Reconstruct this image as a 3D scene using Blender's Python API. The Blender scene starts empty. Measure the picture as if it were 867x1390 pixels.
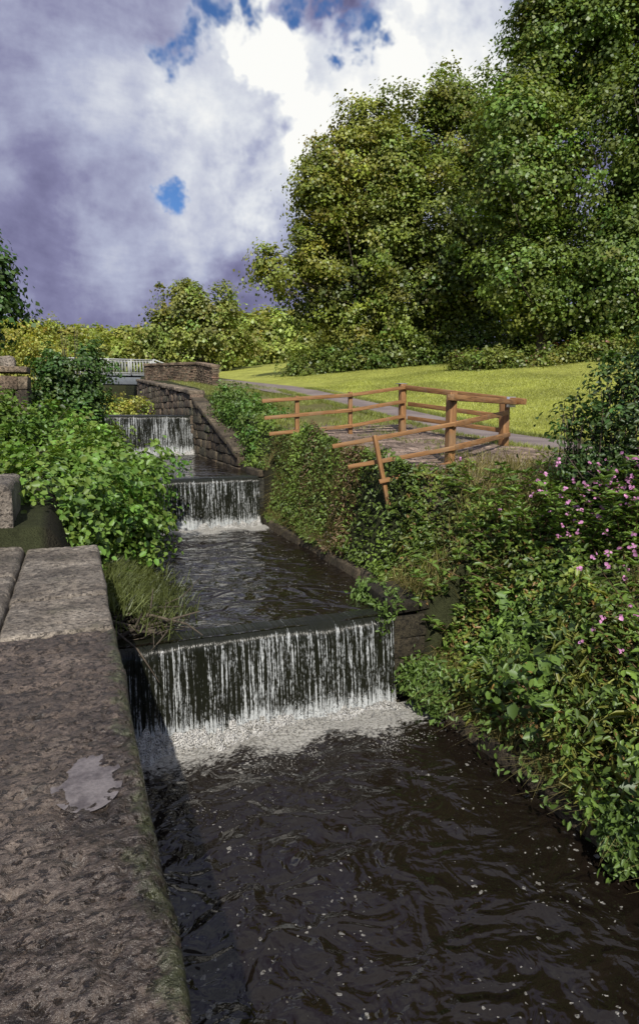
import bpy, math, numpy as np
from mathutils import Vector, Matrix
rng=np.random.default_rng(11)
scene=bpy.context.scene
rad=math.radians
# ------------------------------------------------------------ helpers
TAB=rng.random((256,256))
def vnoise(x,y,s=0):
    x=np.asarray(x,float)+s*17.3; y=np.asarray(y,float)+s*7.7
    xi=np.floor(x).astype(int); yi=np.floor(y).astype(int)
    fx=x-xi; fy=y-yi; fx=fx*fx*(3-2*fx); fy=fy*fy*(3-2*fy)
    a=TAB[xi%256,yi%256]; b=TAB[(xi+1)%256,yi%256]; c=TAB[xi%256,(yi+1)%256]; d=TAB[(xi+1)%256,(yi+1)%256]
    return (a*(1-fx)+b*fx)*(1-fy)+(c*(1-fx)+d*fx)*fy
def fbm(x,y,o=4,s=0):
    r=0;a=.5;f=1
    for i in range(o):
        r=r+a*(vnoise(np.asarray(x)*f,np.asarray(y)*f,s+i)*2-1); a*=.5; f*=2.03
    return r
def link(o,parent=None):
    scene.collection.objects.link(o)
    if parent: o.parent=parent
    return o
def empty(name,loc=(0,0,0)):
    e=bpy.data.objects.new(name,None); e.location=loc; e.empty_display_size=.2
    return link(e)
def mesh(name,V,F,mat,smooth=False,col=None,parent=None,attr=None):
    V=np.asarray(V,np.float32); F=np.asarray(F,np.int32); k=F.shape[1]
    me=bpy.data.meshes.new(name); me.vertices.add(len(V)); me.vertices.foreach_set('co',V.ravel())
    me.loops.add(F.size); me.loops.foreach_set('vertex_index',F.ravel())
    me.polygons.add(len(F)); me.polygons.foreach_set('loop_start',np.arange(0,F.size,k,dtype=np.int32))
    me.polygons.foreach_set('loop_total',np.full(len(F),k,np.int32))
    if smooth: me.polygons.foreach_set('use_smooth',np.ones(len(F),bool))
    me.update(calc_edges=True)
    if col is not None:
        a=me.attributes.new('col','FLOAT_COLOR','POINT'); c=np.ones((len(V),4),np.float32); c[:,:3]=col; a.data.foreach_set('color',c.ravel())
    if attr:
        for n,v in attr.items():
            a=me.attributes.new(n,'FLOAT','POINT'); a.data.foreach_set('value',np.asarray(v,np.float32).ravel())
    me.validate()
    me.materials.append(mat)
    o=bpy.data.objects.new(name,me)
    if parent is not None: o.location=-Vector(parent.location)
    return link(o,parent)
def gridF(nx,ny):
    i=np.arange((nx-1)*(ny-1)); r=i//(nx-1); c=i%(nx-1); a=r*nx+c
    return np.stack([a,a+1,a+nx+1,a+nx],1)
def nrm(v): return v/np.maximum(np.linalg.norm(v,axis=-1,keepdims=True),1e-9)
C21,S21=math.cos(rad(21)),math.sin(rad(21))
def site(R,F): return (C21*R+S21*F, -S21*R+C21*F)   # survey axes -> canal axes
# ------------------------------------------------------------ terrain
def zc(Y): return np.interp(Y,[-50,7,9,13.3,15,26.5,60,100,300,2500],[-.95,-.9,-.78,-.52,-.28,.95,3.6,6,9,10])
def W(Y):
    Y=np.asarray(Y,float)
    return np.where(Y<6.9,-3.6,np.where(Y<13.85,-2.52,np.where(Y<22.5,-1.44,-.1)))
def sm(t): t=np.clip(t,0,1); return t*t*(3-2*t)
def H(X,Y):
    X=np.asarray(X,float);Y=np.asarray(Y,float)
    b=zc(Y)+np.clip(.14*(X-11),0,2.5)+.07*fbm(X*.5,Y*.5,3,3)*sm((np.abs(X-9.3)-1)/1)
    b=b-.75*sm((8.0-Y)/2.2)*(1-sm((X-5.8)/2.6))*(X>3)
    w=W(Y); wid=np.interp(Y,[3,6.5,8.2],[2.5,1.5,.4])
    s=sm((X-4.05)/wid); zr=(w+.12)*(1-s)+b*s
    bl=np.where(Y<7.6,-1.9,zc(Y)-.4)+.05*fbm(X,Y,3,9)
    sl=sm((.25-X)/.6); zl=(w+.08)*(1-sl)+bl*sl
    z=np.where(X>=4.0,zr,np.where(X<=.25,zl,w-.7))
    return np.where(Y>57,b,z)
# ------------------------------------------------------------ node materials
def newmat(name):
    m=bpy.data.materials.new(name); m.use_nodes=True; nt=m.node_tree
    for n in list(nt.nodes): nt.nodes.remove(n)
    out=nt.nodes.new('ShaderNodeOutputMaterial'); return m,nt,out
class NB:
    def __init__(s,nt): s.nt=nt
    def n(s,t,**k):
        x=s.nt.nodes.new(t)
        for a,b in k.items(): setattr(x,a,b)
        return x
    def l(s,a,b): s.nt.links.new(a,b)
    def setin(s,sock,v):
        if isinstance(v,bpy.types.NodeSocket): s.l(v,sock)
        else: sock.default_value=v
    def math(s,op,a,b=0,c=None,clamp=False):
        x=s.n('ShaderNodeMath',operation=op,use_clamp=clamp); s.setin(x.inputs[0],a); s.setin(x.inputs[1],b)
        if c is not None: s.setin(x.inputs[2],c)
        return x.outputs[0]
    def vm(s,op,a,b=(0,0,0),sc=None):
        x=s.n('ShaderNodeVectorMath',operation=op); s.setin(x.inputs[0],a); s.setin(x.inputs[1],b)
        if sc is not None: s.setin(x.inputs['Scale'],sc)
        return x.outputs['Value'] if op in('DISTANCE','LENGTH','DOT_PRODUCT') else x.outputs[0]
    def noise(s,vec,scale,detail=4,rough=.55,dist=0,col=False):
        x=s.n('ShaderNodeTexNoise'); s.l(vec,x.inputs['Vector']); x.inputs['Scale'].default_value=scale
        x.inputs['Detail'].default_value=detail; x.inputs['Roughness'].default_value=rough; x.inputs['Distortion'].default_value=dist
        return x.outputs['Color' if col else 'Fac']
    def vor(s,vec,scale,feature='F1',out='Distance'):
        x=s.n('ShaderNodeTexVoronoi',feature=feature); s.l(vec,x.inputs['Vector']); x.inputs['Scale'].default_value=scale
        return x.outputs[out]
    def ramp(s,f,stops):
        x=s.n('ShaderNodeValToRGB'); s.l(f,x.inputs[0]); e=x.color_ramp.elements
        while len(e)<len(stops): e.new(.5)
        for i,(p,c) in enumerate(stops):
            e[i].position=p; e[i].color=(c[0],c[1],c[2],1) if not isinstance(c,(int,float)) else (c,c,c,1)
        return x.outputs[0]
    def mr(s,v,a,b,c=0,d=1,smooth=True):
        x=s.n('ShaderNodeMapRange',interpolation_type='SMOOTHSTEP' if smooth else 'LINEAR'); s.setin(x.inputs[0],v)
        for i,k in zip((1,2,3,4),(a,b,c,d)): s.setin(x.inputs[i],k)
        return x.outputs[0]
    def mix(s,f,a,b,blend='MIX'):
        x=s.n('ShaderNodeMix',data_type='RGBA',blend_type=blend); s.setin(x.inputs[0],f)
        for i,v in ((6,a),(7,b)):
            if isinstance(v,tuple) and len(v)==3: v=(*v,1)
            s.setin(x.inputs[i],v)
        return x.outputs[2]
    def bump(s,h,strength=.5,dist=.02,nor=None):
        x=s.n('ShaderNodeBump'); s.l(h,x.inputs['Height']); x.inputs['Strength'].default_value=strength; x.inputs['Distance'].default_value=dist
        if nor: s.l(nor,x.inputs['Normal'])
        return x.outputs[0]
    def pos(s): return s.n('ShaderNodeNewGeometry').outputs['Position']
    def mapv(s,v,sc): return s.vm('MULTIPLY',v,sc)
    def attr(s,n,o='Color'): return s.n('ShaderNodeAttribute',attribute_name=n).outputs[o]
    def pbsdf(s,col,rough,nor=None,spec=.5):
        x=s.n('ShaderNodeBsdfPrincipled'); s.setin(x.inputs['Base Color'],(*col,1) if isinstance(col,tuple) and len(col)==3 else col)
        s.setin(x.inputs['Roughness'],rough); s.setin(x.inputs['Specular IOR Level'],spec)
        if nor: s.l(nor,x.inputs['Normal'])
        return x
def leafmat():
    m,nt,out=newmat('leaf'); b=NB(nt); c=b.attr('col')
    p=b.n('ShaderNodeBsdfDiffuse'); b.l(c,p.inputs[0]); t=b.n('ShaderNodeBsdfTranslucent'); c2=b.mix(1,c,(1.3,1.25,.5),'MULTIPLY'); b.l(c2,t.inputs[0])
    mx=b.n('ShaderNodeMixShader'); mx.inputs[0].default_value=.3; b.l(p.outputs[0],mx.inputs[1]); b.l(t.outputs[0],mx.inputs[2])
    g=b.n('ShaderNodeBsdfGlossy'); g.inputs['Roughness'].default_value=.45; g.inputs[0].default_value=(.9,.95,1,1); m2=b.n('ShaderNodeMixShader'); m2.inputs[0].default_value=.028
    b.l(mx.outputs[0],m2.inputs[1]); b.l(g.outputs[0],m2.inputs[2]); b.l(m2.outputs[0],out.inputs[0]); return m
LEAF=leafmat()
def barkmat():
    m,nt,out=newmat('bark'); b=NB(nt); p=b.pos(); n=b.noise(b.mapv(p,(6,6,1.5)),2,5)
    c=b.ramp(n,[(.3,(.03,.024,.017)),(.7,(.12,.095,.07))]); s=b.pbsdf(c,.9,b.bump(n,.8,.03)); b.l(s.outputs[0],out.inputs[0]); return m
BARK=barkmat()
def groundmat():
    m,nt,out=newmat('ground'); b=NB(nt); p=b.pos(); c=b.attr('col')
    n1=b.noise(p,.6,4,.6); n2=b.noise(p,9,4,.7); n3=b.noise(p,45,2,.7)
    k=b.math('ADD',b.math('MULTIPLY',n1,.9),b.math('MULTIPLY',n2,.7)); k=b.math('ADD',k,b.math('MULTIPLY',n3,.6))
    k=b.mr(k,.7,1.5,.45,1.5,False)
    cc=b.vm('SCALE',c,(0,0,0),k); h=b.math('ADD',n2,n3)
    s=b.pbsdf(cc,.95,b.bump(h,.9,.05),.15); b.l(s.outputs[0],out.inputs[0]); return m
GROUND=groundmat()
def stonemat(name,c1,c2,c3,wet=0,colattr=False,moss=.5,scale=1,pits=1,edge=False):
    m,nt,out=newmat(name); b=NB(nt); p=b.pos()
    n1=b.noise(p,2.2*scale,6,.62); n2=b.noise(p,14*scale,6,.75); n3=b.noise(b.mapv(p,(1,1.7,1)),24*scale,4,.7,0); v=b.vor(p,38*scale); sp=b.noise(p,90*scale,3,.7); big=b.noise(p,.9*scale,4,.6)
    c=b.ramp(n1,[(.34,c1),(.5,c2),(.66,c3)])
    d=b.mr(n2,.3,.7,.4,1.45,False); c=b.vm('SCALE',c,(0,0,0),d); c=b.vm('SCALE',c,(0,0,0),b.mr(sp,.3,.7,.55,1.45,False)); c=b.vm('SCALE',c,(0,0,0),b.mr(big,.35,.65,.65,1.3,False))
    if colattr: c=b.mix(1,c,b.attr('col'),'MULTIPLY')
    pit=b.mr(n3,.36,.47,0,1); c=b.mix(b.math('MULTIPLY',b.math('SUBTRACT',1,pit),.8*pits),c,(.018,.014,.011))
    mo=b.mr(b.noise(p,1.7*scale,7,.75),.56,.68,0,moss)
    if edge:
        sx=b.n('ShaderNodeSeparateXYZ'); b.l(p,sx.inputs[0]); ex=b.math('ADD',b.mr(sx.outputs[0],.02,.22,0,.42),b.math('MULTIPLY',b.math('SUBTRACT',b.noise(p,6,6,.7),.5),1.3)); mo=b.math('MAXIMUM',mo,b.mr(ex,.28,.5,0,.75))
    c=b.mix(mo,c,(.05,.058,.02))
    li=b.mr(b.noise(p,5.5*scale,5,.7),.64,.72,0,.4); c=b.mix(li,c,(.27,.26,.23))
    h=b.math('ADD',b.math('MULTIPLY',n2,.6),b.math('MULTIPLY',pit,.7*pits)); h=b.math('ADD',h,b.math('MULTIPLY',v,.2)); h=b.math('ADD',h,b.math('MULTIPLY',sp,.25))
    r=b.mr(big,.42,.6,.85-.52*wet,.9-.3*wet)
    s=b.pbsdf(c,r,b.bump(h,1,.03),.4+.35*wet); b.l(s.outputs[0],out.inputs[0]); return m
STONE_WET=stonemat('wet_sandstone',(.032,.023,.017),(.070,.050,.036),(.125,.096,.074),wet=1,moss=.25,edge=True)
STONE_GREY=stonemat('weathered_sandstone',(.095,.077,.057),(.19,.16,.125),(.30,.262,.212),wet=.5,moss=.3,pits=.7)
STONE_BLK=stonemat('block_stone',(.08,.066,.051),(.15,.127,.10),(.22,.188,.15),colattr=True,moss=.6,pits=.8)
COBBLE=stonemat('cobble',(.14,.11,.09),(.2,.16,.13),(.28,.23,.19),colattr=True,moss=.35,pits=.2,scale=1.6)
DARKWALL=stonemat('slimy_wall',(.012,.014,.009),(.024,.024,.016),(.045,.04,.027),wet=.6,moss=.6)
def asphaltmat():
    m,nt,out=newmat('path'); b=NB(nt); p=b.pos(); n=b.noise(p,60,3,.7); n2=b.noise(p,1.2,5)
    c=b.mix(b.mr(n2,.35,.65),(.15,.12,.115),(.22,.18,.165)); c=b.vm('SCALE',c,(0,0,0),b.mr(n,.3,.7,.7,1.3,False))
    s=b.pbsdf(c,.9,b.bump(n,.5,.01)); b.l(s.outputs[0],out.inputs[0]); return m
PATH=asphaltmat()
def woodmat():
    m,nt,out=newmat('fence_wood'); b=NB(nt); tc=b.n('ShaderNodeTexCoord').outputs['Object']; p=b.mapv(tc,(1.2,14,14)); n=b.noise(p,2,6,.65,.5); n2=b.noise(b.pos(),3,4)
    c=b.ramp(n,[(.3,(.11,.052,.018)),(.55,(.29,.145,.052)),(.75,(.42,.245,.105))]); c=b.mix(b.mr(n2,.5,.7,0,.5),c,(.24,.17,.10))
    s=b.pbsdf(c,.75,b.bump(n,.5,.006)); b.l(s.outputs[0],out.inputs[0]); return m
WOOD=woodmat()
def simple(name,col,r=.6,metal=0):
    m,nt,out=newmat(name); b=NB(nt); n=b.noise(b.pos(),9,5,.65); c=b.vm('SCALE',b.mix(0,col,col),(0,0,0),b.mr(n,.3,.7,.75,1.15,False)); s=b.pbsdf(c,r,b.bump(n,.2,.005)); s.inputs['Metallic'].default_value=metal; b.l(s.outputs[0],out.inputs[0]); return m
WHITE=simple('white_paint',(.42,.43,.42)); STEEL=simple('grey_steel',(.16,.18,.2),.5); BRACKET=simple('galvanised_steel',(.55,.56,.58),.35,.8)
def watermat():
    m,nt,out=newmat('canal_water'); b=NB(nt); p=b.pos(); foam=b.attr('foam','Fac')
    w=b.noise(p,1.1,2,.5,col=True); pw=b.vm('ADD',p,b.vm('SCALE',w,(0,0,0),.5))
    n1=b.noise(b.mapv(pw,(1,1.3,1)),2.3,2,.4,.8); n2=b.noise(pw,8,2,.5,.5)
    h=b.math('ADD',n1,b.math('MULTIPLY',n2,.18)); nor=b.bump(h,.8,.14)
    base=b.pbsdf(b.mix(b.noise(p,.7,2),(.007,.005,.004),(.014,.010,.007)),.03,nor,.5); base.inputs['IOR'].default_value=1.42
    f1=b.noise(pw,8,6,.75); f3=b.noise(pw,30,4,.8); f2=b.vor(pw,26)
    fm=b.math('ADD',b.math('MULTIPLY',foam,1.05),b.math('MULTIPLY',b.math('SUBTRACT',f1,.5),2.0)); fm=b.math('SUBTRACT',fm,b.math('MULTIPLY',f2,.4)); froth=b.mr(fm,.28,.68)
    pv=b.vm('ADD',p,b.vm('SCALE',b.noise(p,18,2,col=True),(0,0,0),.06))
    dens=b.mr(b.noise(b.mapv(p,(1,.6,1)),1.3,4,.6,2.0),.42,.6,.12,1)
    def fleck(sc,k,pw_):
        v=b.n('ShaderNodeTexVoronoi'); b.l(pv,v.inputs['Vector']); v.inputs['Scale'].default_value=sc; sep=b.n('ShaderNodeSeparateColor'); b.l(v.outputs['Color'],sep.inputs[0])
        sz=b.math('MULTIPLY',b.math('MULTIPLY',b.math('POWER',sep.outputs[0],pw_),k),dens); return b.math('LESS_THAN',v.outputs['Distance'],sz)
    fl=b.math('MAXIMUM',fleck(9,.24,3.2),fleck(22,.34,2.8))
    sp2=b.math('LESS_THAN',b.vor(pw,36),b.math('MULTIPLY',b.mr(foam,.05,.45,0,.4),dens))
    tot=b.math('MAXIMUM',froth,b.math('MULTIPLY',b.math('MAXIMUM',fl,sp2),.62))
    d=b.pbsdf(b.mix(b.mr(f3,.35,.56),(.22,.205,.175),(.72,.70,.65)),.6,b.bump(b.math('ADD',f1,f3),1,.08))
    mx=b.n('ShaderNodeMixShader'); b.l(tot,mx.inputs[0]); b.l(base.outputs[0],mx.inputs[1]); b.l(d.outputs[0],mx.inputs[2]); b.l(mx.outputs[0],out.inputs[0]); return m
WATER=watermat()
def fallmat():
    m,nt,out=newmat('falling_water'); b=NB(nt); p=b.pos(); g=b.attr('drop','Fac')
    n1=b.noise(b.mapv(p,(30,0,.9)),1,2,.6); n2=b.noise(b.mapv(p,(85,0,2.6)),1,2,.6); lf=b.noise(b.mapv(p,(1.9,0,.5)),1,3,.6); br=b.noise(b.mapv(p,(1,1,.5)),42,2,.7)
    v=b.math('ADD',b.math('MULTIPLY',n1,.5),b.math('MULTIPLY',n2,.5)); v=b.math('ADD',v,b.math('MULTIPLY',b.math('SUBTRACT',lf,.5),.30)); v=b.math('ADD',v,b.math('MULTIPLY',b.math('SUBTRACT',br,.5),.30))
    v=b.math('SUBTRACT',v,b.mr(g,0,.10,.14,0)); v=b.math('ADD',v,b.mr(g,.72,1,0,.18))
    a=b.mr(v,.51,.66,0,.82)
    h=b.math('ADD',n1,n2)
    dark=b.pbsdf(b.mix(lf,(.006,.007,.004),(.016,.017,.010)),.25,b.bump(h,.6,.02),.3); wh=b.pbsdf((.58,.61,.62),.35,b.bump(h,.5,.02))
    mx=b.n('ShaderNodeMixShader'); b.l(a,mx.inputs[0]); b.l(dark.outputs[0],mx.inputs[1]); b.l(wh.outputs[0],mx.inputs[2]); b.l(mx.outputs[0],out.inputs[0]); return m
FALL=fallmat()
def foammat():
    m,nt,out=newmat('foam'); b=NB(nt); p=b.pos(); n=b.noise(p,20,5,.85); v=b.vor(p,48); big=b.noise(p,5,3,.6); c=b.ramp(b.math('ADD',b.math('MULTIPLY',b.math('ADD',b.math('MULTIPLY',n,.6),b.math('MULTIPLY',big,.4)),.85),b.math('MULTIPLY',v,.35)),[(.38,(.14,.13,.11)),(.49,(.46,.44,.39)),(.6,(.84,.83,.8))])
    s=b.pbsdf(c,.6,b.bump(b.math('ADD',n,v),1,.06)); b.l(s.outputs[0],out.inputs[0]); return m
FOAM=foammat()
def puddlemat():
    m,nt,out=newmat('puddle'); b=NB(nt); n=b.noise(b.pos(),9,5,.65); n2=b.noise(b.pos(),70,3,.7); c=b.mix(b.mr(n,.35,.62),(.07,.057,.05),(.16,.14,.13)); c=b.vm('SCALE',c,(0,0,0),b.mr(n2,.3,.7,.8,1.2)); s=b.pbsdf(c,.2,b.bump(n2,.1,.01),.7); b.l(s.outputs[0],out.inputs[0]); return m  # pale base colour paints in the sky reflection on the puddle
PUD=puddlemat()
# ------------------------------------------------------------ builders
def leaves(name,P,Nn,size,asp,col,parent=None,detail=True,T=None):
    n=len(P); Nn=nrm(Nn)
    r=nrm(rng.normal(size=(n,3))+np.array([0,0,-.35])) if T is None else T
    T=nrm(r-(r*Nn).sum(1,keepdims=True)*Nn); B=np.cross(Nn,T)
    if detail: sh=np.array([(0,0,0),(.28,.42,.1),(.68,.34,.07),(1,0,-.12),(.68,-.34,.07),(.28,-.42,.1)]); F0=np.array([[0,1,2,3],[0,3,4,5]])
    else: sh=np.array([(0,0,0),(.5,.5,.12),(1,0,-.05),(.5,-.5,.12)]); F0=np.array([[0,1,2,3]])
    s=np.asarray(size).reshape(-1,1,1)
    V=P[:,None,:]+s*(sh[None,:,0:1]*T[:,None,:]+asp*sh[None,:,1:2]*B[:,None,:]+sh[None,:,2:3]*Nn[:,None,:])
    k=len(sh); F=(np.arange(n)[:,None,None]*k+F0[None]).reshape(-1,4)
    c=np.repeat(np.clip(col,0.004,.9),k,axis=0)
    return mesh(name,V.reshape(-1,3),F,LEAF,False,c,parent)
def blades(name,P,h,w,lean,col,parent=None):
    n=len(P); a=rng.random(n)*6.283; d=np.stack([np.cos(a),np.sin(a),0*a],1); sd=np.stack([-np.sin(a+1),np.cos(a+1),0*a],1)
    h=np.broadcast_to(h,n)[:,None]; w=np.broadcast_to(w,n)[:,None]; ln=(lean*rng.random(n))[:,None]; up=np.array([0,0,1.])
    b0=P-sd*w/2; b1=P+sd*w/2; m0=P+up*h*.6+d*h*ln*.35-sd*w*.35; m1=P+up*h*.6+d*h*ln*.35+sd*w*.35; t=P+up*h*(1-.45*ln)+d*h*ln; t2=t+sd*w*.05
    V=np.stack([b0,b1,m1,m0,t,t2],1).reshape(-1,3); i=np.arange(n)[:,None]*6
    F=np.concatenate([i+np.array([[0,1,2,3]]),i+np.array([[3,2,5,4]])]); return mesh(name,V,F,LEAF,False,np.repeat(col,6,axis=0),parent)
def tube(pts,rs,sides=7):
    pts=np.array(pts,float); d=nrm(np.gradient(pts,axis=0)); V=[];F=[]
    ref=np.array([.3,.9,.2]); 
    for i,(p,t) in enumerate(zip(pts,d)):
        a=nrm(np.cross(t,ref)); b=np.cross(t,a)
        for k in range(sides):
            an=6.2832*k/sides; V.append(p+rs[i]*(math.cos(an)*a+math.sin(an)*b))
    for i in range(len(pts)-1):
        for k in range(sides): F.append((i*sides+k,i*sides+(k+1)%sides,(i+1)*sides+(k+1)%sides,(i+1)*sides+k))
    return V,F
def tubes(name,L,mat,parent=None,sides=7):
    V=[];F=[]
    for pts,rs in L:
        v,f=tube(pts,rs,sides); o=len(V); V+=v; F+=[tuple(x+o for x in q) for q in f]
    return mesh(name,V,F,mat,True,None,parent)
def cluster_leaves(lobes,dens,crad,per,lsize,col,gap=.0,updir=.5,colvar=.2,inner=.5,outer=1.12,lumpy=1.,nr=.36):
    P=[];N=[];Cc=[]; S=[]
    for (x,y,z,rx,ry,rz) in lobes:
        area=(rx*ry+ry*rz+rx*rz)*4.19; nc=max(4,int(dens*area))
        d=nrm(rng.normal(size=(nc,3))); rr=inner+(outer-inner)*rng.random(nc)**.6
        lump=1+lumpy*(.24*np.sin(d[:,0]*5+x)*np.sin(d[:,1]*4+y)+.16*np.sin(d[:,2]*7+z)+.1*np.sin(d[:,0]*11+y)*np.sin(d[:,2]*9+x))
        c=np.array([x,y,z])+d*(rr*lump)[:,None]*np.array([rx,ry,rz])
        keep=vnoise(c[:,0]*.6+c[:,2]*.31,c[:,1]*.6+c[:,2]*.65,5)>gap; c=c[keep]; dd=d[keep]; nc=len(c)
        cr=crad*(.5+1.0*rng.random(nc)); cc=np.asarray(col)*(1+colvar*rng.normal(size=(nc,1)))*(1+.08*rng.normal(size=(nc,3)))
        k=per; off=rng.normal(size=(nc,k,3))*cr[:,None,None]*np.array([.62,.62,.34])
        off[:,:,2]-=.35*(off[:,:,0]**2+off[:,:,1]**2)/cr[:,None]
        p=c[:,None,:]+off; nn=.55*dd[:,None,:]+np.array([0,0,updir])+nr*rng.normal(size=(nc,k,3))+.35*off/cr[:,None,None]
        P.append(p.reshape(-1,3)); N.append(nn.reshape(-1,3)); l=lsize*(.6+.7*rng.random(nc*k)); S.append(l)
        Cc.append(np.repeat(cc,k,axis=0)*(1+.12*rng.normal(size=(nc*k,1))))
    return np.concatenate(P),np.concatenate(N),np.concatenate(S),np.concatenate(Cc)
def tree(name,base,lobes,trunk_r,dens,crad,per,lsize,col,gap=.25,detail=False):
    bx,by=base; bz=float(H(bx,by))-.15; e=empty(name,(bx,by,bz))
    top=max(l[2] for l in lobes); L=[]
    n=9; tp=[(bx+.35*math.sin(i*.9+bx)*i/n,by+.3*math.cos(i*1.1+by)*i/n,bz+(top-bz)*i/(n-1)) for i in range(n)]
    L.append((tp,[trunk_r*(1.35 if i==0 else 1)*(1-.85*i/(n-1)) for i in range(n)]))
    for l in lobes:
        zt=max(bz+.15*(top-bz),l[2]-l[5]*1.1); f=(zt-bz)/(top-bz); idx=min(n-1,f*(n-1)); st=np.array(tp[int(idx)]); en=np.array(l[:3])
        for q in range(5):
            tgt=en+rng.normal(size=3)*np.array(l[3:])*.55 if q else en
            mid=(st+tgt)/2+rng.normal(size=3)*.25*trunk_r*3+np.array([0,0,-.05*np.linalg.norm(tgt-st)])
            pts=[st,st*.6+mid*.4,mid,mid*.45+tgt*.55,tgt]; r0=trunk_r*(.45 if q==0 else .28)*(1-.5*f); L.append((pts,[r0,r0*.8,r0*.6,r0*.4,r0*.15]))
    tubes('trunk',L,BARK,e)
    P,N,S,Cc=cluster_leaves(lobes,dens,crad,per,lsize,col,gap); leaves('crown',P,N,S,1.0,Cc,e,detail); return e
def shrub(name,lobes,dens,crad,per,lsize,col,asp=.9,gap=.15,stems=8,detail=True,updir=.6,inner=.4):
    x,y,z=lobes[0][:3]; bz=float(H(x,y)); e=empty(name,(x,y,bz)); L=[]
    for l in lobes:
        gx,gy=l[0],l[1]; gz=float(H(gx,gy))-.1
        for i in range(stems):
            t=np.array(l[:3])+rng.normal(size=3)*np.array(l[3:])*.5; s=np.array([gx+.3*rng.normal()*l[3],gy+.3*rng.normal()*l[4],min(gz,l[2]-.3)]); m=(s+t)/2+rng.normal(size=3)*.1
            L.append(([s,m,t],[.014,.01,.004]))
    tubes('stems',L,BARK,e,5)
    P,N,S,Cc=cluster_leaves(lobes,dens,crad,per,lsize,col,gap,updir,inner=inner,nr=.5); leaves('leaves',P,N,S,asp,Cc,e,detail); return e
BOXF=np.array([[0,1,3,2],[4,6,7,5],[0,4,5,1],[2,3,7,6],[0,2,6,4],[1,5,7,3]])
I3=((1,0,0),(0,1,0),(0,0,1))
def boxes(name,B,mat,parent=None,jit=.0,bev=.012,cols=None):
    V=[];C=[]
    for i,(c,h,ax,ay,az) in enumerate(B):
        c=np.array(c,float)
        for sx in(-1,1):
            for sy in(-1,1):
                for sz in(-1,1):
                    V.append(c+sx*h[0]*np.array(ax)+sy*h[1]*np.array(ay)+sz*h[2]*np.array(az)+rng.uniform(-jit,jit,3)); C.append(cols[i] if cols is not None else (1,1,1))
    F=(np.arange(len(B))[:,None,None]*8+BOXF[None]).reshape(-1,4)
    o=mesh(name,V,F,mat,False,np.array(C),parent)
    if bev: md=o.modifiers.new('bevel','BEVEL'); md.width=bev; md.segments=2
    return o
def block_wall(name,p0,p1,zb,zt0,zt1,thick,course,blen,mat=None,tint=(1,1,1),coping=True,jit=.02,parent=None):
    p0=np.array(p0,float);p1=np.array(p1,float); Ln=np.linalg.norm(p1-p0); d=(p1-p0)/Ln; ax=(d[0],d[1],0); ay=(-d[1],d[0],0); B=[];Cs=[]
    z=zb; 
    while z<max(zt0,zt1):
        ch=course*(.85+.3*rng.random()); s=-blen*rng.random()
        while s<Ln:
            bl=blen*(.6+.8*rng.random()); a=max(s,0); b=min(s+bl,Ln)
            if b-a>.06:
                m=(a+b)/2; zt=zt0+(zt1-zt0)*m/Ln
                if z+ch*.4<zt:
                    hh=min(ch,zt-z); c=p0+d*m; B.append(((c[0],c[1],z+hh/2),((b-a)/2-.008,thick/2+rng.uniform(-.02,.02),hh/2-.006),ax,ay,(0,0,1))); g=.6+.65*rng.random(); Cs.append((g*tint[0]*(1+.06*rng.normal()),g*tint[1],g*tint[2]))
            s+=bl
        z+=ch
    if coping:
        s=0; sl=(zt1-zt0)/Ln; az=nrm(np.array([-sl*d[0],-sl*d[1],1])); axx=nrm(np.array([d[0],d[1],sl]))
        while s<Ln-.05:
            bl=min(.9*(.7+.6*rng.random()),Ln-s); m=s+bl/2; c=p0+d*m; z=zt0+sl*m+.07; B.append(((c[0],c[1],z),(bl/2-.01,thick/2+.05,.07),axx,ay,az)); g=.9+.4*rng.random(); Cs.append((g*tint[0],g*tint[1],g*tint[2])); s+=bl
    return boxes(name,B,mat or STONE_BLK,parent,jit,.018,Cs)
# ------------------------------------------------------------ ground
def axis(segs): return np.concatenate([np.arange(a,b,s) for a,b,s in segs])
xs=np.concatenate([-np.geomspace(1500,9,40),axis([(-8,-1,.35),(-1,.2,.1)]),[.2,.25,.26,.5,1.5,2.5,3.5,3.99,4.0,4.04],axis([(4.08,7,.1),(7,14,.25),(14,40,.7)]),np.geomspace(41,1500,34)])
ys=np.concatenate([-np.geomspace(400,4,16),axis([(-3,6.8,.2)]),[6.88,6.92,7.0],axis([(7.15,13.7,.15)]),[13.83,13.87,14],axis([(14.2,22.3,.25)]),[22.48,22.52],axis([(22.8,56,.5)]),[56.9,57.1],np.geomspace(58,2500,46)])
GX,GY=np.meshgrid(xs,ys); GZ=H(GX,GY)
V=np.stack([GX,GY,GZ],-1).reshape(-1,3)
x_,y_=V[:,0],V[:,1]; col=np.zeros((len(V),3)); col[:]=(.04,.045,.02)
lawn=sm((x_-9.6)/.6)*sm((y_-2)/4); col=col*(1-lawn[:,None])+np.array([.34,.36,.08])*lawn[:,None]
col[(x_<0)&(y_>24)]=(.24,.25,.06); col[(x_>4.5)&(x_<9)&(y_>7.6)&(y_<15)]=(.12,.095,.07)
col[(x_>-.4)&(x_<4.1)&(y_<57)]=(.022,.02,.013); col[(x_>5)&(x_<9)&(y_>15)&(y_<40)]=(.17,.16,.06); col[(y_>62)]=(.20,.22,.055)
mesh('ground',V,gridF(len(xs),len(ys)),GROUND,True,col)
cy=np.linspace(-6,40,160); cx=9.15+.12*np.sin(cy*.3)-np.clip(cy-24,0,20)*.10; hw=.95+np.clip(cy-20,0,8)*.12
tt=np.linspace(-1,1,9); PX=cx[:,None]+tt[None]*hw[:,None]+.04*fbm(cy[:,None]*3,tt[None]*1,2); PY=np.repeat(cy[:,None],9,1)
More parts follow.
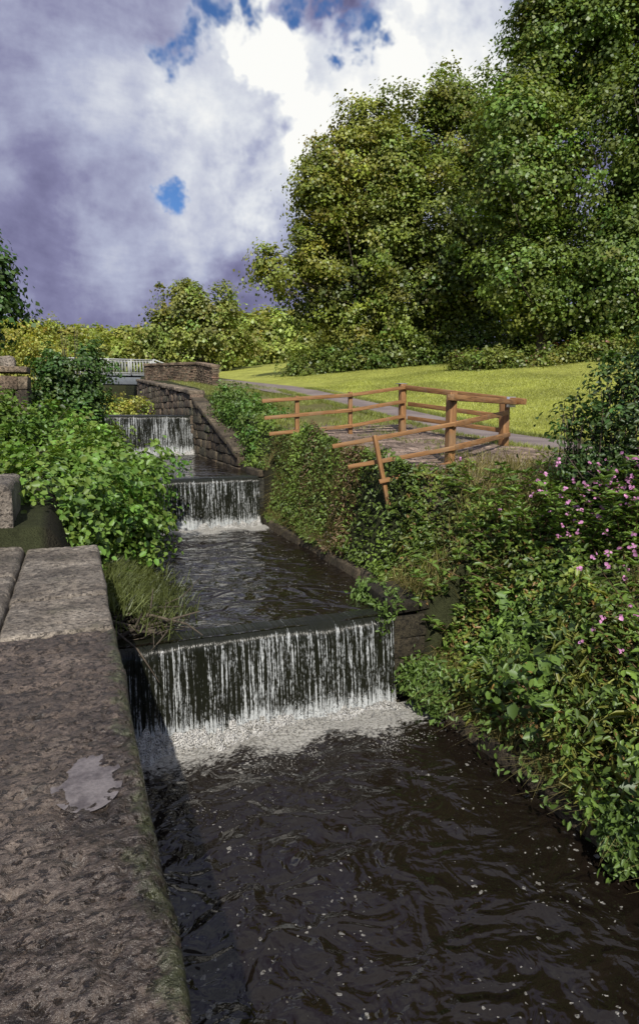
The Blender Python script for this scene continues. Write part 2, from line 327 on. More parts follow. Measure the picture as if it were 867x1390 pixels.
mesh('path',np.stack([PX,PY,H(PX,PY)+.035],-1).reshape(-1,3),gridF(9,160),PATH,True)
B=[];Cs=[]; y=7.2
while y<14.4:
    x=4.7+.1*rng.random()
    while x<8.15:
        L=.2+.07*rng.random()
        if vnoise(x*1.1,y*1.1,4)>.16+ (.25 if (x<5.0 or y<7.9) else 0) and rng.random()>.03:
            g=.8+.85*rng.random(); s=float((H(x+L/2,y+.2)-H(x+L/2,y-.1))/.3); q=float((H(x+L,y+.06)-H(x,y+.06))/L); ax=nrm(np.array([1,0,q])); ay=nrm(np.array([0,1,s])); ay=nrm(ay-ax*ay.dot(ax)); az=np.cross(ax,ay)
            B.append(((x+L/2,y+.06,float(H(x+L/2,y+.06))+.018+rng.uniform(-.008,.01)),(L/2-.009,.058,.04),ax,ay,az)); Cs.append((g*1.0,g*.93,g*.9))
        x+=L
    y+=.13
boxes('cobbled_path',B,COBBLE,None,.006,.012,Cs)
# ------------------------------------------------------------ water
def pool(y0,y1,z,k):
    nx,ny=90,int((y1-y0)/.045); X,Y=np.meshgrid(np.linspace(.05,4.08,nx),np.linspace(y0,y1,ny))
    d=y1-Y; act=np.exp(-d/2.2)
    Z=z+.018*fbm(X*1.6,Y*1.8,2,k)*(.8+2*act)+.03*act*fbm(X*5,Y*5,2,k+3)
    foam=.95*np.exp(-np.clip(d-.05-.5*vnoise(X*1.8,Y*0,k),0,9)/.24)+.65*np.exp(-d/.95)*vnoise(X*1.3+k,Y*.7,k)+.17*np.exp(-d/3.2)
    mesh('canal_water',np.stack([X,Y,Z],-1).reshape(-1,3),gridF(nx,ny),WATER,True,attr={'foam':foam.ravel()})
pool(-3,6.78,-3.6,1); pool(6.95,13.65,-2.52,2); pool(13.9,22.3,-1.44,3); pool(22.55,56.5,-.1,4)
def waterfall(yc,zt,zb,k,x0=.05,x1=4.02):
    e=empty('waterfall',(2.1,yc,zb)); nx=420
    prof=[(.28,.0),(.1,.004),(.0,-.012),(-.06,-.05),(-.09,-.12)]; dr=zt-zb
    for i in range(1,22): prof.append((-.09-.10*(i/21)**.8,-.12-(dr-.07)*i/21))
    prof=np.array(prof); X=np.linspace(x0,x1,nx)[None]; pj=prof[:,0][:,None]; pz=prof[:,1][:,None]; g=np.clip(-pz/dr,0,1)
    Y=yc+pj+(.035*fbm(X*14,pz*1.0,3,k)+.04*fbm(X*2,0*pz,2,k+2))*np.clip(g*6,0,1); Z=zt+pz+.008*fbm(X*3,0*pz,2,k); Xg=np.repeat(X,len(prof),0)
    mesh('falling_water',np.stack([Xg,Y,Z],-1).reshape(-1,3),gridF(nx,len(prof)),FALL,True,parent=e,attr={'drop':np.repeat(g,nx,1).ravel()})
    boxes('weir_sill',[((2.03,yc+.27,(zt+zb)/2-.35),(2.05,.24,(zt-zb)/2+.32),*I3)],DARKWALL,e,0,.03)
    nx,ny=240,48; X,Y=np.meshgrid(np.linspace(x0+.05,x1-.02,nx),np.linspace(yc-.85,yc-.1,ny)); t=(Y-(yc-.85))/.75
    lobe=vnoise(X*2.1,0*Y,k+5)*.6+.4*vnoise(X*7,Y*3,k+8); env=sm((t-.12-.8*lobe)*2.2)
    hgt=-.07+env*(.07+.22*np.abs(fbm(X*5,Y*6,4,k))*1.5+.14*np.abs(fbm(X*14,Y*14,3,k+1)))
    mesh('foam',np.stack([X,Y,zb+hgt],-1).reshape(-1,3),gridF(nx,ny),FOAM,True,parent=e)
    n=1500; px=rng.uniform(x0+.1,x1-.1,n); py=yc-.2-np.abs(rng.normal(size=n))*.20; pz_=zb+.03+np.abs(rng.normal(size=n))*.10; P=np.stack([px,py,pz_],1)
    o=np.array([(0,0,1),(.94,0,-.33),(-.47,.82,-.33),(-.47,-.82,-.33)])*.007; V=(P[:,None]+o[None]*rng.uniform(.5,1.5,(n,1,1))).reshape(-1,3); T=np.array([[0,1,2],[0,2,3],[0,3,1],[1,3,2]]); mesh('spray',V,(np.arange(n)[:,None,None]*4+T[None]).reshape(-1,3),FOAM,True,parent=e)
waterfall(6.95,-2.51,-3.6,1,x1=3.62); waterfall(13.9,-1.43,-2.52,2,x1=3.85); waterfall(22.55,-.09,-1.44,3)
# ------------------------------------------------------------ left wall coping slabs (displaced)
def slab(x0,x1,y0,y1,zt,zb,res,amp,k,rnd=.05,hollow=None):
    nx=int((x1-x0)/res)+2; ny=int((y1-y0)/res)+2; xx=np.linspace(x0,x1,nx); yy=np.linspace(y0,y1,ny); X,Y=np.meshgrid(xx,yy)
    d=np.minimum(np.minimum(X-x0,x1-X),np.minimum(Y-y0,y1-Y)); r=rnd*(.6+.9*vnoise(X*4,Y*4,k)); q=np.clip(1-d/r,0,1)
    pit=fbm(X*11,Y*20,3,k+4)
    Z=zt+amp*.8*fbm(X*1.3,Y*1.3,5,k)+amp*.4*fbm(X*8,Y*12,4,k+2)-amp*.6*np.clip(pit-.1,0,.3)*2-amp*.8*np.clip(fbm(X*26,Y*40,2,k+7)-.05,0,1)-r*(1-np.sqrt(np.clip(1-q*q,0,1)))*.9
    if hollow:
        hx,hy,hr,hs,hz=hollow; dd=np.sqrt(((X-hx)/hr)**2+((Y-hy)/hs)**2)+.4*fbm(X*4,Y*4,3,77)+.14*fbm(X*14,Y*14,3,7); m=sm((1.2-dd)/.6); Z=Z*(1-m)+(hz-.012)*m
    ed=.02*fbm(Y*2,Y*0+k,4,k); X=X+np.where(X>x1-.002,ed,0)
    V=np.stack([X,Y,Z],-1).reshape(-1,3); F=[gridF(nx,ny)]
    ring=np.concatenate([np.arange(nx),np.arange(1,ny)*nx+nx-1,(ny-1)*nx+np.arange(nx-2,-1,-1),np.arange(ny-2,0,-1)*nx]); low=V[ring].copy(); low[:,2]=zb
    o=len(V); V=np.concatenate([V,low]); n=len(ring); i=np.arange(n); F.append(np.stack([ring[i],o+i,o+(i+1)%n,ring[(i+1)%n]],1))
    return V,np.concatenate(F)
wall=empty('stone_wall',(-.6,3,-1.5))
for (nm,a,mt,hl) in [('coping_near',(-1.7,.23,-1.5,4.58,-1.5,-4.3,.012,.045,1,.06),STONE_WET,(-.0,2.66,.11,.17,-1.507)),
          ('coping_middle',(-.52,.22,4.60,5.45,-1.49,-4.3,.02,.02,2,.03),STONE_GREY,None),
          ('coping_side',(-1.9,-.54,4.61,6.3,-1.465,-4.3,.025,.03,3,.04),STONE_GREY,None),
          ('coping_far',(-.53,.22,5.47,7.55,-1.475,-4.3,.02,.025,4,.05),STONE_GREY,None),
          ('coping_far_side',(-1.9,-.545,6.32,7.6,-1.455,-4.3,.025,.03,5,.05),STONE_GREY,None),
          ('upstand_block',(-2.6,-.66,7.62,9.3,-.78,-2.6,.03,.05,6,.08),STONE_GREY,None)]:
    V,F=slab(*a,hollow=hl); mesh(nm,V,F,mt,True,None,wall)
t=np.linspace(0,2*np.pi,40,endpoint=False); V=np.concatenate([[[0,2.66,-1.507]],np.stack([.0+.14*np.cos(t),2.66+.22*np.sin(t),np.full(40,-1.507)],1)]); F=[(0,1+i,1+(i+1)%40) for i in range(40)]; mesh('puddle',V,F,PUD,True)
# right-hand low kerb
B=[];Cs=[]
for (ya,yb) in((-1,6.9),(7,13.85),(13.95,16.5)):
    y=ya
    while y<yb-.1:
        L=min(.5+.7*rng.random(),yb-y); zz=float(W(y+.01))+.05; B.append(((4.1+rng.uniform(-.04,.04),y+L/2,zz-.25),(.17,L/2-.012,.36+rng.uniform(-.04,.04)),*I3)); g=.35+.4*rng.random(); Cs.append((g,g*.92,g*.75)); y+=L
boxes('stone_kerb',B,STONE_BLK,None,.03,.04,Cs)
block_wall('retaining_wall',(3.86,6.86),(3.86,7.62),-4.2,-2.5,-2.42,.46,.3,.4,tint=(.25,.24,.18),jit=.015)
# upper lock walls
block_wall('stone_wall',(4.06,22.4),(4.06,42),-1.6,.62,1.95,.45,.3,.55,tint=(1.1,1.04,.95))
block_wall('stone_wall',(4.08,15.9),(4.08,22.35),-1.7,-1.15,.4,.4,.28,.6,tint=(.7,.66,.56))
block_wall('stone_wall',(.05,22.9),(.05,42),-1.6,.35,1.9,.5,.3,.55,tint=(.8,.75,.68))
bw=site(-10.2,38.2); bm=site(-6.3,34); be=site(-4.9,30.6)
block_wall('brick_wall',bw,bm,.3,2.72,2.5,.34,.085,.23,tint=(1.35,1.18,1.02),jit=.006)
block_wall('brick_wall',bm,be,.3,2.5,2.1,.34,.085,.23,tint=(1.3,1.14,1.0),jit=.006)
block_wall('stone_wall',(-5.5,17.6),(-.95,17.2),-.8,1.0,.95,.6,.33,.6,tint=(1.1,1.0,.88))
V,F=slab(-1.75,-1.25,17.2,17.6,1.35,.95,.03,.06,8,.15); mesh('boulder',V,F,STONE_GREY,True)
# ------------------------------------------------------------ footbridge
fb=empty('footbridge',(1.5,46.5,2.6)); zt=2.45
boxes('deck',[((1.6,46.5,zt),(4.0,.9,.08),*I3),((1.6,45.7,zt-.25),(3.9,.1,.3),*I3),((1.6,47.3,zt-.25),(3.9,.1,.3),*I3)],STEEL,fb)
B=[]
for yy in(45.65,47.35):
    B+=[((1.6,yy,zt+1.12),(3.7,.035,.04),*I3),((1.6,yy,zt+.22),(3.7,.03,.03),*I3)]
    B+=[((x,yy,zt+.66),(.018,.018,.44),*I3) for x in np.arange(-2.0,5.3,.2)]+[((x,yy,zt+.6),(.05,.05,.57),*I3) for x in np.arange(-2.05,5.4,1.47)]
    s=nrm(np.array([1,0,-.35])); B+=[((6.0,yy,zt+.93),(.75,.035,.04),s,(0,1,0),nrm(np.array([.35,0,1])))]
boxes('railings',B,WHITE,fb,0,0)
# ------------------------------------------------------------ wooden fence
def beam(p,q,w,h):
    p=np.array(p,float);q=np.array(q,float); d=q-p; L=np.linalg.norm(d); d/=L; s=nrm(np.cross(d,[0,.05,1] if abs(d[2])>.9 else [0,0,1])); u=np.cross(s,d); return (p+q)/2,L/2,w/2,h/2,d,s,u
def fence(name,posts,rails):
    e=empty(name,posts[0][0])
    for kind,L in(('post',posts),('rail',rails)):
        for i,(p,q,w,h) in enumerate(L):
            c,l,a,b_,d,s,u=beam(p,q,w,h)
            if kind=='post': s=nrm(np.cross(d,[0,1,0])); u=np.cross(s,d)
            o=boxes(f'{kind}_{i+1}',[((0,0,0),(l,a,b_),*I3)],WOOD,None,.004,.008)
            M=Matrix(((d[0],s[0],u[0],c[0]),(d[1],s[1],u[1],c[1]),(d[2],s[2],u[2],c[2]),(0,0,0,1))); o.parent=e; o.matrix_parent_inverse=Matrix.Translation(e.location).inverted(); o.matrix_basis=M
    return e
def post(x,y,zt,w,lx=0,ly=0): g=float(H(x,y))-.3; return ((x,y,g),(x+lx,y+ly,zt),w,w)
P1=(4.56,13.25);P2=(5.85,13.3);P3=(7.2,13.35);P4=(5.3,8.32);P5=(7.85,10.4);P6=(4.12,8.38)
fence('wooden_fence',[post(*P1,.36,.085),post(*P2,.46,.085),post(*P3,.66,.14)],
 [((3.75,13.15,.24),(5.85,13.22,.39),.04,.08),((5.85,13.21,.39),(7.2,13.24,.58),.04,.08),
  ((3.8,13.16,-.12),(5.85,13.22,.05),.04,.08),((5.85,13.21,.05),(7.2,13.24,.26),.04,.08),
  ((3.9,13.16,-.46),(5.85,13.22,-.3),.04,.08),((5.85,13.21,-.3),(7.2,13.24,-.08),.04,.08)])
fence('wooden_fence',[post(*P5,.24,.15),post(*P4,.30,.12,.02,0),((4.3,8.3,-1.5),(4.06,8.36,-.33),.06,.06)],
 [((7.22,13.5,.6),(7.95,9.95,.2),.14,.11),((7.3,13.25,.2),(7.9,10.45,-.08),.05,.09),((7.3,13.25,-.12),(7.9,10.45,-.36),.05,.09),
  ((5.2,8.16,.22),(7.95,10.18,.19),.10,.09),
  ((3.55,8.72,-.50),(5.32,8.22,-.17),.035,.065),((5.3,8.21,-.18),(7.85,10.29,.0),.04,.085),
  ((3.75,8.6,-.80),(5.32,8.22,-.53),.035,.065),((5.3,8.21,-.53),(7.9,10.29,-.42),.04,.085),
  ((4.1,8.27,-1.0),(5.32,8.21,-.75),.035,.065)])
boxes('fence_bracket',[((7.86,10.22,.2),(.1,.012,.1),*I3),((7.2,13.42,.67),(.1,.11,.008),*I3)],BRACKET,None,0,.002)
# ------------------------------------------------------------ trees
def lob(F,L,fy=.85,df=0):
    out=[]
    for (R,z,r,*o) in L:
        f=F+(o[0] if o else df); x,y=site(R,f); out.append((x,y,z,r,r*fy,r*.92))
    return out
tree('tree',site(3,42.5),lob(42,[(1.8,15.6,2.8),(-.1,13.4,1.8,-1),(.3,10.0,2.3),(-2.3,8.9,1.5,-1),(2.3,6.4,2.2,1),(3.0,11.5,2.7,1),(-1.5,11.3,1.2),(3.0,18.0,1.5),(.6,16.4,1.2),(-3.2,9.6,.9,-1)]),.3,3.0,.6,66,.19,(.23,.26,.045),.40)
tree('tree',site(6.4,43),lob(43,[(6.1,18.0,2.6),(9.0,17.2,3.1),(4.4,11.2,3.5,-1),(8.1,12.1,4.1,-1),(6.1,6.9,2.7,-2),(10,7.5,3.1,-1),(7.3,20,1.8),(5.0,15.0,2.2,-2),(9.5,19.6,1.4)]),.36,2.8,.62,66,.19,(.20,.245,.046),.39)
tree('tree',site(11.6,34),lob(34,[(10.5,16.0,2.6),(12.8,18.3,3.0),(10.3,11.4,2.8,-1),(10.3,7.2,2.2,-1),(12.8,21.7,3.1),(14.0,12.9,3.2,-1),(12.6,7.4,2.5,0),(9.6,14,1.7,-2),(11.0,19,1.7),(11.2,5.6,1.5,-.5),(13.8,5.6,1.6,0)]),.24,3.2,.57,64,.17,(.165,.23,.045),.39)
tree('tree',site(17,33),lob(33,[(16.3,18.3,3.6),(17.1,8.7,3.6),(14.6,7.0,2.6,-1),(16.7,22,3.4),(20,14,4.3),(17,13,3.9,-1),(15.5,5.2,1.8),(15.3,15.0,2.6,-.5),(16.3,10.8,2.6,-1.5)]),.36,2.8,.6,64,.17,(.14,.20,.04),.28)
tree('tree',site(-11.8,60),lob(60,[(-11.8,8.6,2.4),(-14.3,7.5,2.1),(-9.3,7.6,2.2),(-12.5,10.6,1.7),(-9.6,10.2,1.7),(-15.6,6.2,1.4),(-7.4,6.2,1.6),(-11.5,6,2.8)]),.25,2.6,.6,40,.26,(.24,.28,.065),.34)
tree('tree',site(-11.0,17.5),lob(17,[(-9.9,3.3,1.5),(-11.3,4.2,1.8),(-10.6,2.4,1.3),(-9.1,2.9,1.1),(-9.2,4.3,.8),(-8.7,3.5,.7)]),.16,6,.38,44,.13,(.07,.13,.03),.1)
L=[]
for i in range(34):
    R=-1.5+i*.72; F=43.2-.32*i*.9+rng.normal()*.6; x,y=site(R,F); z=float(H(x,y)); r=.6+.6*rng.random(); L.append((x,y,z+.6*r+.2,r*1.2,r,r*(.9+.6*rng.random())))
shrub('hedge',L,4,.4,30,.17,(.14,.19,.04),stems=2,detail=False,gap=.2)
L=[]
for i in range(20):
    R=7.2+i*.62; F=32.3-.12*i+rng.normal()*.3; x,y=site(R,F); z=float(H(x,y)); r=.5+.45*rng.random(); L.append((x,y,z+.5*r,r*1.2,r,r*.9))
hd=shrub('hedge',L,6,.3,30,.13,(.18,.22,.045),stems=2,detail=False,gap=.2)
P,N,S,Cc=cluster_leaves(L,.5,.25,6,.1,(.25,.11,.09),.3); leaves('hips',P,N,S,1,Cc,hd,False)
for i in range(9):
    x,y=site(.5+i*2.0+rng.normal()*.4,44.5-i*.9+rng.normal()); z=float(H(x,y)); e=empty('tree',(x,y,z)); q=[(x+.15*rng.normal()*k,y,z-.2+k*1.6) for k in range(6)]; tubes('trunk',[(q,[.13,.11,.1,.09,.06,.03])],BARK,e)
    P,N,S,Cc=cluster_leaves([(x,y,z+5.5,2.4,2.2,2.6)],1.4,.7,40,.24,(.10,.13,.03),.2); leaves('crown',P,N,S,1,Cc,e,False)
L=[]
for i in range(60):
    R=-75+i*1.6; F=100+8*rng.random(); x,y=site(R,F); z=float(H(x,y)); r=2.0+1.8*rng.random(); L.append((x,y,z+r*1.1,r*1.2,r,r*1.1))
P,N,S,Cc=cluster_leaves(L,.8,.9,26,.5,(.28,.32,.065),.05,colvar=.25); leaves('distant_trees',P,N,S,1,Cc,None,False)
L=[]
for i in range(26):
    R=-34+i*1.5; F=66+6*rng.random(); x,y=site(R,F); z=float(H(x,y)); r=1.0+.9*rng.random(); L.append((x,y,z+r*.9,r*1.2,r,r))
P,N,S,Cc=cluster_leaves(L,2,.6,26,.3,(.26,.31,.065),.05,colvar=.25); leaves('distant_hedge',P,N,S,1,Cc,None,False)
L=[]
for i in range(12):
    R=-17.5+i*.75; F=31+rng.random()*3; x,y=site(R,F); z=float(H(x,y)); L.append((x,y,z+(1.7 if i<6 else .8),.9,.9,1.8 if i<6 else 1.0))
shrub('golden_bush',L,4,.3,26,.13,(.36,.37,.075),stems=2,detail=False)
# ------------------------------------------------------------ left shrubs
GB=(.15,.25,.045)
shrub('bramble_bush',[(-.7,10.6,-1.35,1.45,1.7,.9),(.35,12.6,-1.25,1.1,1.8,.9),(-2.6,11.6,-.9,1.6,2,1.1),(-.2,9.4,-1.7,.75,.9,.55),(.75,11.3,-1.9,.6,1.1,.5)],24,.2,24,.1,GB,.85,.28,12)
shrub('bramble_bush',[(-1.2,15,-.6,1.3,1.5,.9),(.0,16.2,-.75,.85,1.5,.75),(.25,19.3,-.6,.6,1.5,.6),(-3,14.5,-.2,1.5,1.5,1.1)],20,.22,24,.11,(.14,.23,.042),.85,.2,8)
shrub('shrub',[(.0,18.4,1.15,.8,.75,.9),(.0,18.3,2.0,.45,.4,.55),(-.1,18.5,.3,.95,.85,.7)],32,.18,28,.1,(.075,.14,.032),.8,.2,12)
shrub('shrub',[(4.75,18.2,.05,.6,.9,.6),(4.8,16.9,-.25,.6,.8,.5),(4.8,20.8,.45,.5,.8,.5),(4.5,15.9,-.7,.45,.7,.4),(4.4,19.3,.0,.35,.8,.4)],28,.18,24,.09,(.11,.19,.036),.7,.2,8)
# ------------------------------------------------------------ right bank vegetation
def kY(X,Y): return np.interp(Y,[2.5,4.8,6.0,7.4,16],[1.1,1.0,.65,.28,.3])
def bankleaves(name,n,x0,x1,y0,y1,thick,lsize,asp,col,mask=None,colvar=.28,parent=None,f=.8,lift=0.,up=1.0):
    X=rng.uniform(x0,x1,n);Y=rng.uniform(y0,y1,n)
    if mask is not None: k=rng.random(n)<mask(X,Y); X=X[k];Y=Y[k]; n=len(X)
    mound=.08+2.2*np.clip(vnoise(X*f,Y*f,12)*.75+vnoise(X*f*2.9,Y*f*2.9,14)*.6-.45,0,1)
    t=rng.random(n)**.7; th=thick*kY(X,Y); z=H(X,Y)+th*mound*t+lift
    cl=1+colvar*(vnoise(X*5,Y*5,21)*2-1)*1.8; P=np.stack([X-.3*th*t*(X<5.5),Y-.1*th*t,z],1)
    N=np.array([-.45,-.3,up])+.75*rng.normal(size=(n,3)); tint=vnoise(X*.8,Y*.8,30)[:,None]
    c=np.asarray(col)*(cl*(1+.22*rng.normal(size=n)))[:,None]*(1-.25*tint+.3*tint*np.array([1.3,1.1,.8])); return leaves(name,P,N,lsize*(.4+1.1*rng.random(n)),asp,c,parent)
bk=empty('balsam_plants',(5.5,4,-2))
m1=lambda s,th,sc=1.1:(lambda X,Y:(vnoise(X*sc,Y*sc,s)>th)*1.)
edgeY=lambda X: np.where(X<4.8,8.15,np.where(X<5.4,7.75,np.where(X<6.6,7.3,6.9)))
def keepY(f): return lambda X,Y: f(X,Y)*(Y<edgeY(X)+.6*(vnoise(X*2,Y*2,61)-.5))
bankleaves('leaves',52000,4.02,8.6,.5,8.3,1.0,.08,.5,(.115,.19,.036),parent=bk,mask=keepY(lambda X,Y:.35+.65*(vnoise(X*1.1,Y*1.1,51)>.45)))
bankleaves('broad_leaves',9000,4.02,8.0,.5,7.6,.75,.12,.9,(.10,.175,.038),parent=bk,mask=keepY(m1(52,.56)))
bankleaves('bramble_leaves',28000,4.02,8.0,.5,8.2,1.1,.058,.8,(.155,.20,.038),parent=bk,mask=keepY(m1(53,.48)))
bankleaves('fern_leaves',18000,4.05,7.0,1,8,.8,.16,.13,(.19,.21,.05),parent=bk,mask=keepY(m1(54,.46,1.4)),up=.4)
bankleaves('withered_leaves',12000,4.02,6.8,1,8.2,.9,.065,.45,(.24,.15,.055),parent=bk,mask=keepY(m1(55,.50,1.7)))
n=11000; Yo=rng.uniform(.8,7.9,n); k=rng.random(n)<np.where((vnoise(Yo*1.9,Yo*0+3,8)>.5)|(Yo>6.7),1,.06); Yo=Yo[k]; n=len(Yo); t=rng.random(n)*(.35+.65*vnoise(Yo*5,Yo*0,19))
zo=np.where(Yo>6.85,-2.35-.75*t**1.6,-3.05-.5*t); xo=4.12-np.where(Yo>6.85,.38,.12)-.16*t-.25*np.sin(t*3)*(vnoise(Yo*3,Yo*0,9))+.05*rng.normal(size=n)
leaves('overhanging_leaves',np.stack([xo,Yo,zo+.06*rng.normal(size=n)],1),np.array([-.9,-.3,.5])+.55*rng.normal(size=(n,3)),.075*(.5+.8*rng.random(n)),.5,np.array((.11,.18,.036))*(1+.25*rng.normal(size=(n,1))),bk)
L=[];FP=[];LP=[];LN=[];LT=[]
for i in range(1350):
    x=rng.uniform(4.1,7.6); y=rng.uniform(1.6,7.2); 
    if vnoise(x*.9,y*.9,71)<.33: continue
    z=float(H(x,y)); h=(.45+.95*rng.random())*float(kY(x,y)); a=rng.normal(size=2)*.15
    pts=[(x,y,z),(x+a[0],y+a[1],z+h*.5),(x+a[0]*2.2-.14,y+a[1]*2.2-.05,z+h)]; L.append((pts,[.008,.006,.003]))
    nw=max(3,int(h/.09)); 
    for q in range(nw):
        f=.3+.7*q/(nw-1); p=np.array(pts[0])*(1-f)**2+2*np.array(pts[1])*f*(1-f)+np.array(pts[2])*f*f; a0=rng.random()*6
        for w_ in range(3 if q<nw-1 else 5):
            an=a0+w_*(2.1 if q<nw-1 else 1.25)+.3*rng.normal(); T=np.array([math.cos(an),math.sin(an),-.25+.3*rng.normal()]); LP.append(p); LT.append(T); LN.append(np.array([-.35*T[0],-.35*T[1],1])+.25*rng.normal(size=3))
    if rng.random()<(.9 if y<5.4 else .35 if y<6.2 else .06):
        for q in range(rng.integers(2,5)): FP.append(np.array(pts[2])+rng.normal(size=3)*.11+np.array([-.07,-.07,.04]))
tubes('stems',L,simple('green_stem',(.12,.07,.035),.7),bk,4)
LP=np.array(LP);LN=np.array(LN); lc=np.repeat(1+.22*rng.normal(size=(len(LP)//3+1,1)),3,axis=0)[:len(LP)]
leaves('shoot_leaves',LP,LN,.12*(.55+.7*rng.random(len(LP))),.42,np.array((.13,.21,.04))*lc,bk,True,np.array(LT))
FP=np.array(FP); FPp=np.repeat(FP,4,axis=0)+rng.normal(size=(len(FP)*4,3))*.009; leaves('flowers',FPp,rng.normal(size=FPp.shape)+np.array([-.5,-.5,.6]),.036*(.7+.5*rng.random(len(FPp))),1.1,np.array([.62,.28,.52])*(1+.2*rng.normal(size=(len(FPp),1))),bk)
shrub('shrub',[(6.2,6.25,-.75,.5,.5,.45),(6.55,6.0,-.1,.55,.6,.7),(6.75,5.9,.6,.38,.42,.55),(7.1,5.8,.3,.7,.7,1.0),(6.6,5.3,-.6,.7,.7,.7),(6.3,6.2,.3,.28,.32,.5),(6.0,6.5,-.2,.25,.25,.4),(7.0,5.9,1.1,.35,.35,.5)],24,.15,18,.075,(.065,.115,.028),.6,.3,24)
bm_=empty('bank_weeds',(4.3,11,-1.3))
bankleaves('green_leaves',20000,4.0,4.55,7.3,16,1.0,.065,.6,(.135,.21,.04),parent=bm_,mask=lambda X,Y:np.where(vnoise(X,Y*.9,6)>.42,1,.3))
bankleaves('rusty_leaves',5000,4.0,4.55,9.2,13,1.3,.055,.4,(.16,.11,.06),parent=bm_,mask=lambda X,Y:(vnoise(X*1.2,Y*1.1,16)>.5)*1.)
bankleaves('edge_leaves',5000,4.4,8.0,6.6,8.1,.9,.055,.5,(.15,.17,.045),parent=bm_,mask=m1(26,.5,1.3))
# ------------------------------------------------------------ grasses
def scatter(n,x0,x1,y0,y1,mask=None):
    X=rng.uniform(x0,x1,n);Y=rng.uniform(y0,y1,n)
    if mask is not None: k=rng.random(n)<mask(X,Y); X=X[k];Y=Y[k]
    return np.stack([X,Y,H(X,Y)],1)
def gcol(P,c,v=.25): 
    n=len(P); t=vnoise(P[:,0]*.7,P[:,1]*.7,40)[:,None]; return np.clip(np.array(c)*(1+v*rng.normal(size=(n,1)))*(.7+.6*t),.005,.8)
P=np.concatenate([scatter(100000,10.15,19,8,30),scatter(40000,12,30,18,42)]); blades('lawn_grass',P,.05+.04*rng.random(len(P)),.014,1.2,gcol(P,(.36,.39,.09)))
P=np.concatenate([scatter(20000,4.4,8.2,13.8,26,m1(33,.45,1.6)),scatter(12000,8.0,8.4,7,26),scatter(14000,9.95,10.3,6,28),scatter(14000,4.3,8.2,6.8,13.6,m1(35,.68,2.2)),scatter(9000,5,8.5,26,44)])
blades('verge_grass',P,.06+.11*rng.random(len(P)),.012,1.0,gcol(P,(.21,.24,.055)))
P=scatter(20000,-9,.1,20,40); blades('rough_grass',P,.2+.2*rng.random(len(P)),.025,1.0,gcol(P,(.26,.26,.065)))
P=np.concatenate([scatter(12000,4.02,4.4,1,14,m1(36,.4,1.2)),scatter(12000,4.2,6.5,1.5,8,m1(37,.55,1.3))]); P[:,2]+=.02; blades('bank_grass',P,.15+.30*rng.random(len(P)),.011,1.7,gcol(P,(.24,.21,.08)))
# drift debris by the left wall
dr=empty('driftwood',(.6,7.6,-2.45))
L=[([(.25,7.3,-2.3),(.6,7.25,-2.42),(.95,7.3,-2.38),(1.3,7.25,-2.3)],[.03,.025,.018,.008]),([(.6,7.25,-2.42),(.75,7.35,-2.25),(.8,7.5,-2.05)],[.018,.013,.005]),([(.3,7.15,-2.5),(.55,7.05,-2.35),(.62,6.95,-2.15)],[.025,.02,.006]),([(.35,7.5,-2.35),(.8,7.75,-2.35),(1.2,7.9,-2.42)],[.022,.018,.008]),([(.35,7.0,-2.35),(.55,6.8,-2.5),(.75,6.7,-2.85)],[.014,.01,.005]),([(.5,7.6,-2.45),(.75,7.3,-2.3),(1.1,7.0,-2.35),(1.25,6.85,-2.45)],[.02,.018,.012,.005])]
for i in range(60):
    a=np.array([.4+.6*rng.random(),6.95+1.1*rng.random(),-2.42]); b_=a+rng.normal(size=3)*np.array([.3,.2,.14]); L.append(([a,(a+b_)/2+rng.normal(size=3)*.03,b_],[.010,.007,.003]))
tubes('branches',L,BARK,dr,6)
P=np.stack([rng.normal(.55,.28,6500),rng.normal(8.6,.6,6500),np.full(6500,-2.5)],1); P[:,2]+=.3*np.exp(-((P[:,0]-.4)**2)/.1); blades('grass_clump',P,.12+.2*rng.random(6500),.014,2.0,gcol(P,(.10,.12,.035)),dr)
# ------------------------------------------------------------ world: Nishita sky with cloud field
def adir(az,el):
    a=rad(21+az); e=rad(el); return (math.sin(a)*math.cos(e),math.cos(a)*math.cos(e),math.sin(e))
w=bpy.data.worlds.new('World'); scene.world=w; w.use_nodes=True; nt=w.node_tree
for n in list(nt.nodes): nt.nodes.remove(n)
b=NB(nt); out=b.n('ShaderNodeOutputWorld'); D=b.n('ShaderNodeTexCoord').outputs['Generated']
SUN_AZ=rad(197); SUN_EL=rad(42)
sky=b.n('ShaderNodeTexSky',sky_type='NISHITA'); sky.sun_disc=False; sky.sun_elevation=SUN_EL; sky.sun_rotation=SUN_AZ
bg1=b.n('ShaderNodeBackground'); bg1.inputs[1].default_value=.11
wn=b.noise(D,4.5,5,.6,col=True); wn=b.vm('SCALE',b.vm('SUBTRACT',wn,(.5,.5,.5)),(0,0,0),.30); Dw=b.vm('ADD',D,wn)
wn2=b.noise(D,13,4,.65,col=True); wn2=b.vm('SCALE',b.vm('SUBTRACT',wn2,(.5,.5,.5)),(0,0,0),.12); Dw=b.vm('ADD',Dw,wn2); Dp=b.vm('ADD',b.vm('ADD',D,wn2),b.vm('SCALE',wn,(0,0,0),.4))
n1=b.noise(b.mapv(D,(1,1,1.7)),2.6,6,.6,.5)
Bv=b.mr(n1,.32,.7,.12,.60,False)
sepz=b.n('ShaderNodeSeparateXYZ'); b.l(D,sepz.inputs[0]); Bv=b.math('ADD',Bv,b.mr(sepz.outputs[2],.55,.85,0,.3))
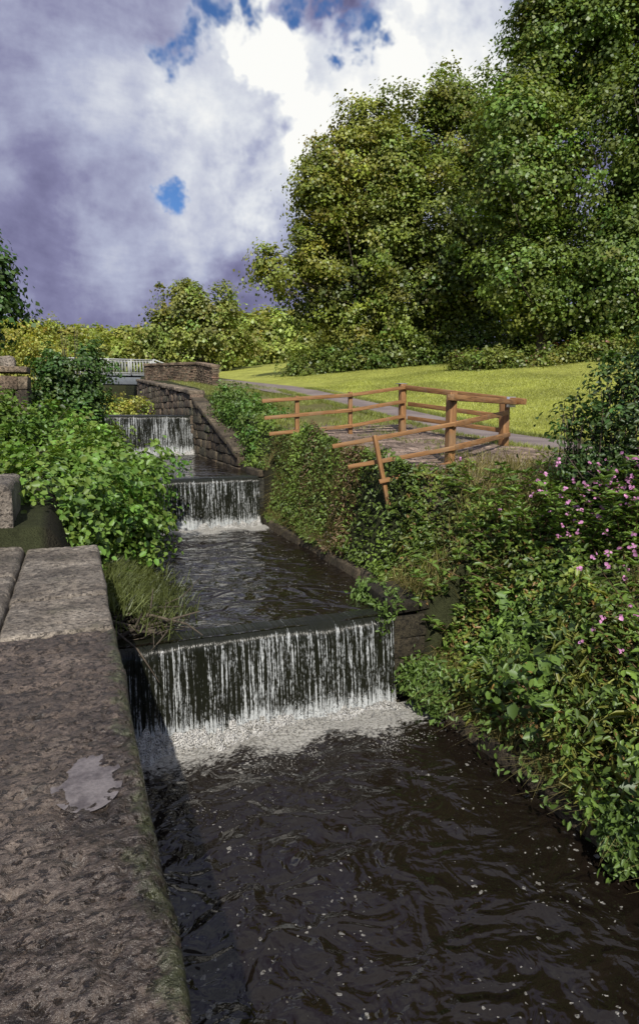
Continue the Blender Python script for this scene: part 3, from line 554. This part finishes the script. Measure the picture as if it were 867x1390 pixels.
for az,el,r0,r1,amp in [(1.5,24.5,.08,.13,.52),(10,27.5,.06,.12,.48),(-4.5,28,.035,.07,.5),(-8,25,.04,.10,.3),(-2.5,20,.05,.12,.40),(-8.5,16,.03,.12,.32),(-16,14,.0,.14,.22),(-15,23,.0,.14,.22),(-6,9.5,.03,.15,-.2),(-26,26,.05,.3,-.03),(9,20,.05,.2,.3),(3,33,.03,.1,-.3),(12,33.5,.03,.1,-.3),(-27,15,.05,.2,-.08)]:
    d=b.vm('DISTANCE',Dw,adir(az,el)); Bv=b.math('ADD',Bv,b.mr(d,r0,r1,amp,0))
det=b.noise(D,10,6,.6); Bv=b.math('ADD',Bv,b.math('MULTIPLY',b.math('SUBTRACT',det,.5),.7))
c=b.ramp(Bv,[(.0,(.12,.115,.225)),(.25,(.235,.235,.39)),(.5,(.43,.46,.61)),(.78,(.72,.75,.81)),(1.0,(.98,.98,.95))])
bg2=b.n('ShaderNodeBackground'); b.l(c,bg2.inputs[0]); bg2.inputs[1].default_value=1.0
m=None
for az,el,r0,r1 in [(-12.3,18.2,.0,.034),(-11.8,26.6,.0,.046),(-9.3,28.8,.0,.05),(-6.3,30.2,.0,.042),(-2.5,31,.0,.038),(1,30.8,.0,.035),(3.2,29.2,.0,.042),(2.6,27.3,.0,.03)]:
    d=b.vm('DISTANCE',Dp,adir(az,el)); q=b.mr(d,r0,r1,1,0); m=q if m is None else b.math('MAXIMUM',m,q)
m=b.mr(m,.1,.9)
away=b.vm('DOT_PRODUCT',D,adir(0,18)); m2=b.math('MULTIPLY',b.mr(n1,.52,.62),b.mr(away,.75,.4)); m=b.math('MAXIMUM',m,m2)
blue=b.mix(1,sky.outputs[0],(.5,.75,1.1),'MULTIPLY'); b.l(blue,bg1.inputs[0])
mx=b.n('ShaderNodeMixShader'); b.l(m,mx.inputs[0]); b.l(bg2.outputs[0],mx.inputs[1]); b.l(bg1.outputs[0],mx.inputs[2]); b.l(mx.outputs[0],out.inputs[0])
# sun
sd=bpy.data.lights.new('sun','SUN'); sd.energy=4.9; sd.angle=rad(.6); sd.color=(1,.94,.84); so=bpy.data.objects.new('sun',sd); link(so)
sv=Vector((math.sin(SUN_AZ)*math.cos(SUN_EL),math.cos(SUN_AZ)*math.cos(SUN_EL),math.sin(SUN_EL))); so.rotation_euler=sv.to_track_quat('Z','Y').to_euler(); so.location=sv*60
# camera
cd=bpy.data.cameras.new('camera'); cam=bpy.data.objects.new('camera',cd); link(cam); cam.location=(0,0,0); cam.rotation_euler=(rad(90-5.93),0,rad(-21))
cd.sensor_fit='VERTICAL'; cd.sensor_height=36; cd.lens=22.45; cd.shift_y=-.0324; cd.clip_start=.05; cd.clip_end=6000; scene.camera=cam
scene.view_settings.view_transform='Standard'; scene.view_settings.look='None'; scene.view_settings.exposure=0
